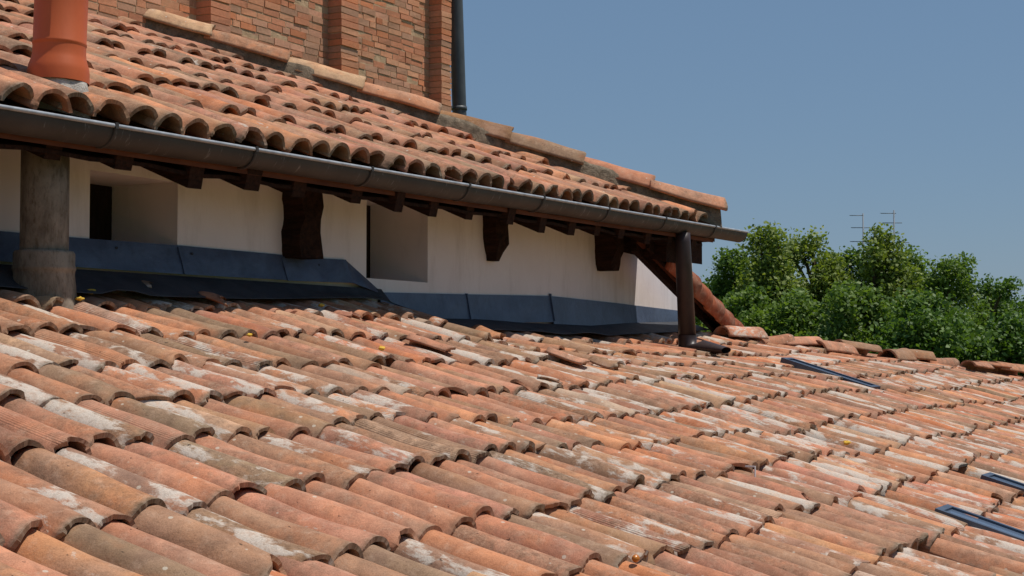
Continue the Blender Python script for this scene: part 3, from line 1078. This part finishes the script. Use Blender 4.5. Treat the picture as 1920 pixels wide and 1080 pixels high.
def bricks(e0, e1, z0, z1, s_face, depth, name, parent, seam=0.0105, bl=0.225, bh=0.0615, header=False, bond=0.5):
    vs, fs, tint = [], [], []
    nr = int((z1 - z0) / bh)
    for r in range(nr):
        za = z0 + r * bh
        e = e0 - (bl * bond * (r % 2) if not header else 0) - rng.random() * 0.05 * (not header)
        while e < e1 - 0.01:
            ln = bl * (0.5 if rng.random() < 0.16 else 1) * (1 + rng.normal(0, 0.04))
            if header: ln = (e1 - e0)
            a, b = max(e, e0), min(e + ln - seam, e1)
            if header: b = e1
            e += ln
            if b - a < 0.02: continue
            pr = rng.normal(0, 0.003)
            zz0 = za + seam * 0.5 + rng.normal(0, 0.002); zz1 = za + bh - seam * 0.5 + rng.normal(0, 0.002)
            tl = rng.normal(0, 0.0015)
            n = len(vs)
            j = rng.normal(0, 0.0018, 8)
            x1 = -s_face + pr; x0 = -s_face - depth
            vs += [(x0, a, zz0), (x1, a, zz0 + j[0]), (x1, b, zz0 + tl + j[1]), (x0, b, zz0), (x0, a, zz1), (x1 + j[2], a, zz1 + j[3]), (x1 + j[4], b, zz1 + tl + j[5]), (x0, b, zz1)]
            fs += [(n, n + 3, n + 2, n + 1), (n + 4, n + 5, n + 6, n + 7), (n, n + 1, n + 5, n + 4), (n + 1, n + 2, n + 6, n + 5), (n + 2, n + 3, n + 7, n + 6)]
            c = np.array(lin(BC[rng.integers(len(BC))])[:3]) * (1 + rng.normal(0, 0.07))
            tint += [np.append(np.clip(c, 0.02, 0.7), 1)] * 8
    return mesh_arrays(name, np.array(vs), fs, False, M['brick'], parent, {'tint': ('FLOAT_COLOR', np.array(tint))})


MB().box((-12.5, TE0, TZ0), (-S_T - 0.005, TE1 + 0.002, TZ1)).build('mortar_core', M['brickmortar'], tower)
bricks(TE0, TE1, TZ0 + 0.6, TZ1, S_T, 0.06, 'wall', tower)
for (px0, px1, bond) in ((395, 432, .5), (640, 672, .5), (828, 846, .5)):
    e0 = at_s(px0, 60, S_T - 0.15).y
    e1 = at_s(px1, 60, S_T - 0.15).y if px1 < 846 else TE1 + 0.02
    o = bricks(e0, e1, TZ0 + 0.6, TZ1, S_T - 0.15, 0.19, 'pilaster', tower, header=True)
    MB().box((-S_T - 0.01, e0 + 0.008, TZ0 + 0.6), (-S_T + 0.138, e1 - 0.008, TZ1)).build('joint_mortar', M['brickmortar'], o)
tdp = at_s(858, 120, S_T - 0.10)
tp = thing('downpipe', (tdp.x, tdp.y, 1.2), 'straight dark grey downpipe running up the right edge of the brick tower', 'downpipe')
top_ = at_s(853, -40, S_T - 0.10); bot_ = at_s(862, 230, S_T - 0.10)
MB().tube([(bot_.x, bot_.y, bot_.z - 0.5), (bot_.x, bot_.y, bot_.z), (top_.x, top_.y, top_.z), (top_.x, top_.y, TZ1)], 0.075, 24).build('pipe', M['greypipe'], tp)
for z in (2.6, 4.3):
    fz = (z - bot_.z) / (top_.z - bot_.z)
    c = bot_.lerp(top_, fz)
    MB().tube([(c.x, c.y, z - 0.02), (c.x, c.y, z + 0.02)], 0.083, 24).box((-S_T + 0.06, c.y - 0.17, z - 0.012), (-S_T + 0.085, c.y - 0.05, z + 0.012)).build('clamp', M['greypipe'], tp)

# ================================================================= FLUE AND CHIMNEY POT
S_F = 5.34
pb = at_s(109, 136, S_F); pt = at_s(117, -60, S_F)
pot = thing('chimney_pot', (pb.x, pb.y, pb.z - 0.05), 'smooth orange terracotta chimney pot standing in the upper roof', 'chimney')
hgt = 0.75
r0 = 0.120
m = MB()
m.lathe((0, 0, 0), [(r0 + .020, 0.0), (r0 + .020, .05), (r0 + .016, .075), (r0 + .006, .105), (r0 + .001, .13), (r0, .165), (r0, .172), (r0 + .003, .178), (r0 + .003, .186), (r0, .192), (r0 + .001, .45), (r0 + .002, hgt), (r0 + .012, hgt + .01), (r0 + .012, hgt + .05), (r0 - .012, hgt + .05), (r0 - .015, hgt - .1), (r0 - .015, 0.0)], 64)
po = m.build('pot', M['terracotta'], pot)
po.location = (0, 0, 0)
for v_ in po.data.vertices: pass
po.location = Vector((0, 0, np.mean([p[2] for p in m.v])))
lean = (pt.x - pb.x, pt.y - pb.y, pt.z - pb.z)
ln_v = Vector(((pt.x - pb.x), (pt.y - pb.y), pt.z - pb.z)).normalized()
pot.rotation_euler = (math.atan2(-ln_v.y, ln_v.z), math.atan2(ln_v.x, ln_v.z), 0)
# mortar collar
m = MB(); P = []
for (rr, zz_) in ((0.130, 0.022), (0.136, 0.010), (0.146, -0.03), (0.152, -0.12)):
    P.append([])
    for k in range(41):
        a = 2 * math.pi * k / 40
        rj = rr * (1 + 0.06 * math.sin(a * 3 + 1) + 0.04 * math.sin(a * 7))
        x = rj * math.cos(a); y = rj * math.sin(a)
        P[-1].append((x, y, zz_ - 0.41 * x * min(1, (rr - 0.12) / 0.03) * 0.5 - 0.015))
m.grid([list(reversed(r)) for r in P])
mc = m.build('mortar_collar', M['palemortar'], pot)
mc.location = Vector(tuple(np.mean(np.array([tuple(p) for p in m.v]), axis=0)))

ft = at_s(82, 300, S_F); fb = at_s(82, 545, S_F)
flue = thing('flue_pipe', (fb.x, fb.y, fb.z), 'stained grey cement flue pipe standing on the lower roof under the gutter at the left', 'flue')
m = MB(); m.lathe((fb.x, fb.y, 0), [(0.108, fb.z), (0.108, 0.6), (0.107, 1.05), (0.095, 1.05), (0.095, 0.3)], 40)
m.build('pipe', M['concrete'], flue)
zc = at_s(82, 471, S_F).z; zc0 = at_s(82, 545, S_F).z - 0.1
m = MB(); m.lathe((fb.x, fb.y, 0), [(0.150, zc0), (0.142, zc0 + .12), (0.136, zc0 + .17), (0.138, zc - .09), (0.142, zc - 0.085), (0.142, zc - 0.075), (0.137, zc - .065), (0.137, zc - .012), (0.130, zc), (0.106, zc)], 40)
m.build('collar', M['concrete'], flue)

# ================================================================= STEEP SIDE ROOF behind the downpipe
sA = at_s(1190, 474, 5.46); sB = at_e(1338, 622, 14.6)
side_r = thing('side_roof', (sB.x, sB.y, 0.2), 'steep narrow roof edge with brown soffit and dark red cap tiles behind the brown downpipe', 'roof')
dS = (sB - sA); uS = dS.normalized()
wS = Vector((0, 0, 1)).cross(uS).normalized()
if wS.x < 0: wS = -wS                       # outwards, away from the wall
nS = uS.cross(wS); nS = nS if nS.z > 0 else -nS
A_ = sA - uS * 0.12; B_ = sB + uS * 0.1


def bar(e0, e1, n0, n1, name, mat):
    m = MB()
    m.hexa([A_ + nS * n0 + wS * e0, A_ + nS * n0 + wS * e1, B_ + nS * n0 + wS * e1, B_ + nS * n0 + wS * e0],
           [A_ + nS * n1 + wS * e0, A_ + nS * n1 + wS * e1, B_ + nS * n1 + wS * e1, B_ + nS * n1 + wS * e0])
    return m.build(name, mat, side_r)


bar(0.0, 0.05, -0.02, 0.09, 'barge_rafter', M['timber'])
bar(0.052, 0.13, 0.045, 0.07, 'soffit_board', M['redboard'])
bar(0.132, 0.165, -0.005, 0.085, 'barge_rafter', M['timber'])
bar(0.0, 0.165, 0.092, 0.108, 'roof_deck', M['deck'])
up_pal = np.zeros(len(_pc)); up_pal[9] = 1
Lc = 0.40
for i in range(6):
    q = B_ - uS * (Lc * i - 0.06) + nS * 0.03 + wS * 0.16
    U = -uS - (nS * 0.55 + wS * 0.85) * 0.05; U.normalize()
    N = (nS * 0.55 + wS * 0.85); N = (N - U * N.dot(U)).normalized()
    t = make_tile(q, U, N, 0.47, 0.125, 0.112, th=0.016, chip=0.002, pal=up_pal, white=0)
    t.tint = np.append(np.array(lin((150, 82, 58))[:3]) * (1 + rng.normal(0, 0.08)), 1)  # clay tint darkened: the shade on these caps is put into the colour
    t.fx[:] = (0, 0.15, 0, 0.2)
    tiles_object('cap_tile', [t], 6, 16, side_r)

# ================================================================= LOOSE THINGS LYING ON THE LOWER ROOF
def shard(px, py, label, yaw, L=0.2, tilt=0.0, R=0.075, lift=0.03, pal=None, half=1.4, e_shift=0.0):
    p = on_low(px, py)
    U, N = frame_axes(0.31 + tilt, yaw, 0.15)
    t = make_tile(p + N * lift - N * R * 0.95, U, N, L, R, R * 0.88, chip=0.016, half=half, pal=pal)
    t.crop = 0.05
    o = tiles_object('broken_tile', [t], 8, 14, None)
    tag(o, label, 'broken tile', 'broken tiles lying loose on the lower roof')
    return o


shard(752, 568, 'brown barrel tile stub standing highest on the top row below the flashing step', 0.05, 0.30, -0.05, 0.085, 0.055)
shard(850, 660, 'left of two crooked broken tile pieces on the roof below the second window', 0.35, 0.26, 0.02, 0.078, 0.03, half=1.2)
shard(940, 634, 'short broken tile askew on the roof below the middle beam end', -0.35, 0.24, 0.0, 0.078, 0.03, half=1.2)
shard(1100, 682, 'curved broken tile tipped up on the roof left of the downpipe shoe', 0.3, 0.25, 0.05, 0.08, 0.03, half=1.2)
shard(1160, 690, 'dark brown ragged tile fragment left of the downpipe, lowest one there', -0.25, 0.2, 0.0, 0.078, 0.03, half=1.2)
shard(1062, 716, 'flat sliver of broken tile in a row gap in the middle of the roof', 0.5, 0.16, 0.0, 0.07, 0.0, half=0.8)
shard(430, 570, 'ragged red tile fragment caught between tiles below the long flashing', 0.2, 0.17, 0.0, 0.075, 0.028, half=1.1)
shard(668, 592, 'bright orange broken tile wedge slipped between two tiles under the flashing step', 0.15, 0.18, -0.03, 0.072, 0.015, half=1.0)
shard(290, 549, 'small half round tile end peeping out beside the shaded lead apron', 0.1, 0.16, -0.08, 0.075, 0.045)

wt = on_low(1425, 634)
U, N = frame_axes(0.05, 0.5, 0.1)
t = make_tile(wt + N * 0.0 - N * 0.06, U, N, 0.62, 0.085, 0.08, chip=0.004, pal=np.eye(len(_pc))[8])
t.fx[:] = (0.85, 0.1, 0, 0)
tag(tiles_object('loose_tile', [t], 8, 14, None), 'long whitish tile lying loose along the far edge right of the downpipe', 'roof tile')


def blob(px, py, r, label, name, mat, cat, group=None, lift=0.0, squash=0.55):
    p = on_low(px, py) + Vector((0, 0, lift))
    rg = np.random.default_rng(int(px * 7 + py))
    m = MB()
    n, k = 8, 12
    P = []
    ph = rg.random(4) * 6
    for i in range(n + 1):
        th = math.pi * i / n
        row = []
        for j in range(k + 1):
            a = 2 * math.pi * (j % k) / k
            rr = 0.8 * r * (1 + 0.25 * math.sin(a * 2 + ph[0]) * math.sin(th * 2 + ph[1]) + 0.18 * math.sin(a * 3 + ph[2] + th * 3)) if name != 'snail' else r
            row.append((p.x + rr * math.sin(th) * math.cos(a), p.y + rr * 1.25 * math.sin(th) * math.sin(a), p.z + rr * squash * math.cos(th)))
        P.append(row)
    m.grid(P)
    o = m.build(name, mat, None)
    return tag(o, label, cat, group)


FG = 'yellow foam scraps lying on the lower roof'
for (px, py, r, lb) in ((170, 549, .026, 'larger yellow foam scrap right of the foot of the grey flue pipe'),
                        (149, 562, .020, 'yellow foam scrap just below the grey flue pipe, smaller one'),
                        (368, 553, .018, 'yellow foam crumb on the end of a top row tile below the long flashing'),
                        (602, 574, .020, 'upright yellow foam crumb at a tile mouth below the big dark beam end'),
                        (655, 548, .020, 'flat yellow foam smear on top of a brown tile below the flashing step'),
                        (468, 630, .016, 'tiny yellow foam crumb on a tile in the third row below the long flashing'),
                        (716, 655, .022, 'ochre foam lump stuck to the end of a white patched tile'),
                        (1366, 622, .045, 'yellow foam scrap at the far roof edge below the dark red cap tiles'),
                        (1588, 832, .026, 'yellow foam crumb in a row gap on the right side of the roof')):
    blob(px, py, r, lb, 'foam_scrap', M['foam'], 'foam scrap', FG, 0.005)
blob(1192, 1047, .013, 'small glossy amber snail shell in front of a tile mouth near the bottom edge', 'snail', M['amber'], 'snail shell', None, 0.0, 1.0)
p = on_low(1413, 884) + Vector((0, 0, 0.02))
MB().box((p.x - 0.04, p.y - 0.004, p.z), (p.x + 0.004, p.y + 0.004, p.z + 0.006)).box((p.x + 0.0045, p.y - 0.004, p.z - 0.05), (p.x + 0.010, p.y + 0.004, p.z + 0.0055)).build('metal_clip', M['whitemetal'], None)
o = bpy.data.objects['metal_clip']
tag(o, 'small bent white metal clip sticking out between tiles on the right half of the roof', 'clip')


# ================================================================= TREES
def tree(px, top, half_w, dep, mat, label, n_leaf, lobes=9, leaf=0.115, spread=1.0, bottom=760, spiky=0.0):
    top_p = at_depth(px, top, dep)
    sc = dep / F_PX
    cx, cy = top_p.x, top_p.y
    root = thing('deciduous_tree', (cx, cy, -9.5), label, 'tree', 'trees beyond the roof')
    rg = np.random.default_rng(int(px * 13 + top))
    H = top_p.z
    crown_h = max(3.0, (bottom - top) * sc)
    W = half_w * sc
    # trunk and limbs
    m = MB()
    m.tube([(0, 0, -9.5), (0.05, 0.02, -6), (0.0, 0.1, H - crown_h * 0.6), (0.05, 0, H - crown_h * 0.15)], [0.24, 0.20, 0.13, 0.03], 9)
    cl = []
    R_ax = np.array(RT); F_ax = np.array((FW.x, FW.y, 0)); F_ax /= np.linalg.norm(F_ax)
    for k in range(lobes):
        f = (k + 0.5) / lobes
        z = H - crown_h * (f ** 1.05)
        wid = W * (0.34 + 0.92 * min(1, f * 1.9)) * spread
        ang = rg.random() * 6.28
        rad = wid * (0.2 + 0.75 * rg.random()) * (0.2 if k == 0 else 1)
        r = W * (0.20 + 0.24 * min(1, f * 2.2)) * (0.75 + 0.45 * rg.random())
        c = np.array([cx, cy, z - r * (1.0 if k == 0 else 0.4)]) + R_ax * rad * math.cos(ang) + F_ax * rad * math.sin(ang)
        cl.append((c, r))
        m.tube([(0, 0, c[2] - 0.8 - cz_) for cz_ in (0.3,)] + [tuple((c - np.array([cx, cy, 0])) * np.array([.55, .55, 1]) - np.array([0, 0, .35])), tuple(c - np.array([cx, cy, 0]))], [0.07, 0.045, 0.02], 6)
    o = m.build('trunk', M['bark'], None)
    o.location = o.location + Vector((cx, cy, 0)) - root.location
    o.parent = root
    # leaves in clumps
    wts = np.array([r ** 2 for _, r in cl]); wts /= wts.sum()
    nc = int(n_leaf * 1.5) // 26
    ci = rg.choice(len(cl), nc, p=wts)
    cc = np.array([cl[i][0] for i in ci]); rr = np.array([cl[i][1] for i in ci])
    d = rg.normal(0, 1, (nc, 3)); d /= np.linalg.norm(d, axis=1)[:, None]
    cen = cc + d * (rr * (0.35 + 0.62 * rg.random(nc) ** 0.7))[:, None] * np.array([1, 1, 1.1])
    shade = rg.random(nc)
    P = np.repeat(cen, 26, axis=0) + np.clip(rg.normal(0, 1, (nc * 26, 3)), -1.7, 1.7) * np.array([0.17, 0.17, 0.14 + spiky]) * (leaf / 0.125)
    sh = np.clip(np.repeat(shade, 26) * 0.7 + rg.random(nc * 26) * 0.45 - 0.05, 0, 1)
    n = len(P)
    nor = rg.normal(0, 1, (n, 3)) * 0.75 + np.array([0.15, -0.1, 0.75]); nor /= np.linalg.norm(nor, axis=1)[:, None]
    tx = rg.normal(0, 1, (n, 3)); tx -= nor * (tx * nor).sum(1)[:, None]; tx /= np.linalg.norm(tx, axis=1)[:, None]
    ty = np.cross(nor, tx)
    sz = leaf * (0.6 + 0.7 * rg.random(n))[:, None]
    v = np.stack([P - tx * sz * .5, P + ty * sz * .36 - nor * sz * .06, P + tx * sz * .5 - nor * sz * .1, P - ty * sz * .36 - nor * sz * .06], 1).reshape(-1, 3)
    q = np.arange(n * 4).reshape(-1, 4)
    tint = np.repeat(np.stack([sh, sh, sh, np.ones(n)], 1), 4, axis=0)
    mesh_arrays('crown', v, q, False, mat, root, {'tint': ('FLOAT_COLOR', tint)})
    return root


A, B, C_ = M['leafA'], M['leafB'], M['leafC']
tree(1325, 518, 70, 48, B, 'small rounded tree just right of the dark red cap tiles, leftmost in the row', 12000, 14)
tree(1385, 462, 66, 45, B, 'slim mid green tree directly right of the gutter end, left of the tall pointed one', 14000, 16)
tree(1438, 422, 84, 42, A, 'tall pale green tree with two pointed tips right of the gutter end', 19000, 22, spread=1.0, spiky=0.05)
tree(1525, 436, 88, 44, A, 'pale green tree with blunt uneven top between the two tallest trees', 19000, 20, spread=1.05, spiky=0.04)
tree(1590, 466, 76, 46, B, 'mid green tree filling the dip left of the tallest tree', 14000, 16)
tree(1640, 426, 84, 43, A, 'tallest yellow green tree directly below the two antennas', 19000, 20, spiky=0.05)
tree(1700, 462, 86, 46, B, 'mid green tree with sloping shoulder right of the antennas', 17000, 18, spread=1.1)
tree(1772, 470, 86, 45, B, 'bushy mid green tree with a square top right of the antennas', 17000, 18, spread=1.1)
tree(1852, 512, 80, 48, C_, 'dark green tree with hooked top where the treeline sinks to the right', 15000, 16, spread=1.1)
tree(1918, 554, 76, 50, C_, 'low dark green tree behind the front row at the right picture edge', 12000, 12)
tree(1405, 535, 95, 38, B, 'shrubby green tree in front, nearest to the cap tiles', 15000, 14, bottom=740)
tree(1500, 545, 110, 37, B, 'broad fresh green tree in the front row behind the white loose tile', 18000, 15, bottom=760)
tree(1620, 530, 120, 36, B, 'broad green tree in the front row behind the upper skylight', 20000, 16, bottom=780)
tree(1745, 550, 120, 35, C_, 'broad deep green tree in the front row above the ridge tiles', 20000, 16, bottom=800)
tree(1875, 590, 120, 35, C_, 'broad dark tree in the front row at the right picture edge', 19000, 15, bottom=800)

# ================================================================= ANTENNAS
def antenna(px, ytop, booms, dep, label):
    top = at_depth(px, ytop, dep)
    root = thing('tv_antenna', (top.x, top.y, -9.5), label, 'antenna', 'television antennas above the trees')
    MB().tube([(top.x, top.y, -9.5), (top.x, top.y, top.z)], 0.024, 8).build('mast', M['antenna'], root)
    sc = dep / F_PX
    for (x0, x1, y, nel) in booms:
        z = top.z - (y - ytop) * sc
        a = Vector((top.x, top.y, z)) + RT * ((x0 - px) * sc); b = Vector((top.x, top.y, z)) + RT * ((x1 - px) * sc)
        m = MB(); m.tube([a, b], 0.014, 6)
        for i in range(nel):
            c = a.lerp(b, (i + 0.3) / nel)
            dd = Vector((FW.x, FW.y, 0.12)).normalized() * (0.28 - 0.02 * i)
            m.tube([c - dd, c + dd], 0.008, 5)
        m.build('boom', M['antenna'], root)


antenna(1676, 394, ((1652, 1680, 400, 7), (1655, 1691, 418, 5), (1676, 1686, 437, 2), (1674, 1704, 455, 6)), 58, 'taller television antenna with four booms above the tallest tree, right one of the two')
antenna(1618, 400, ((1594, 1619, 404, 7), (1596, 1632, 427, 5), (1594, 1620, 453, 4)), 60, 'shorter thin television antenna above the tallest tree, left one of the two')
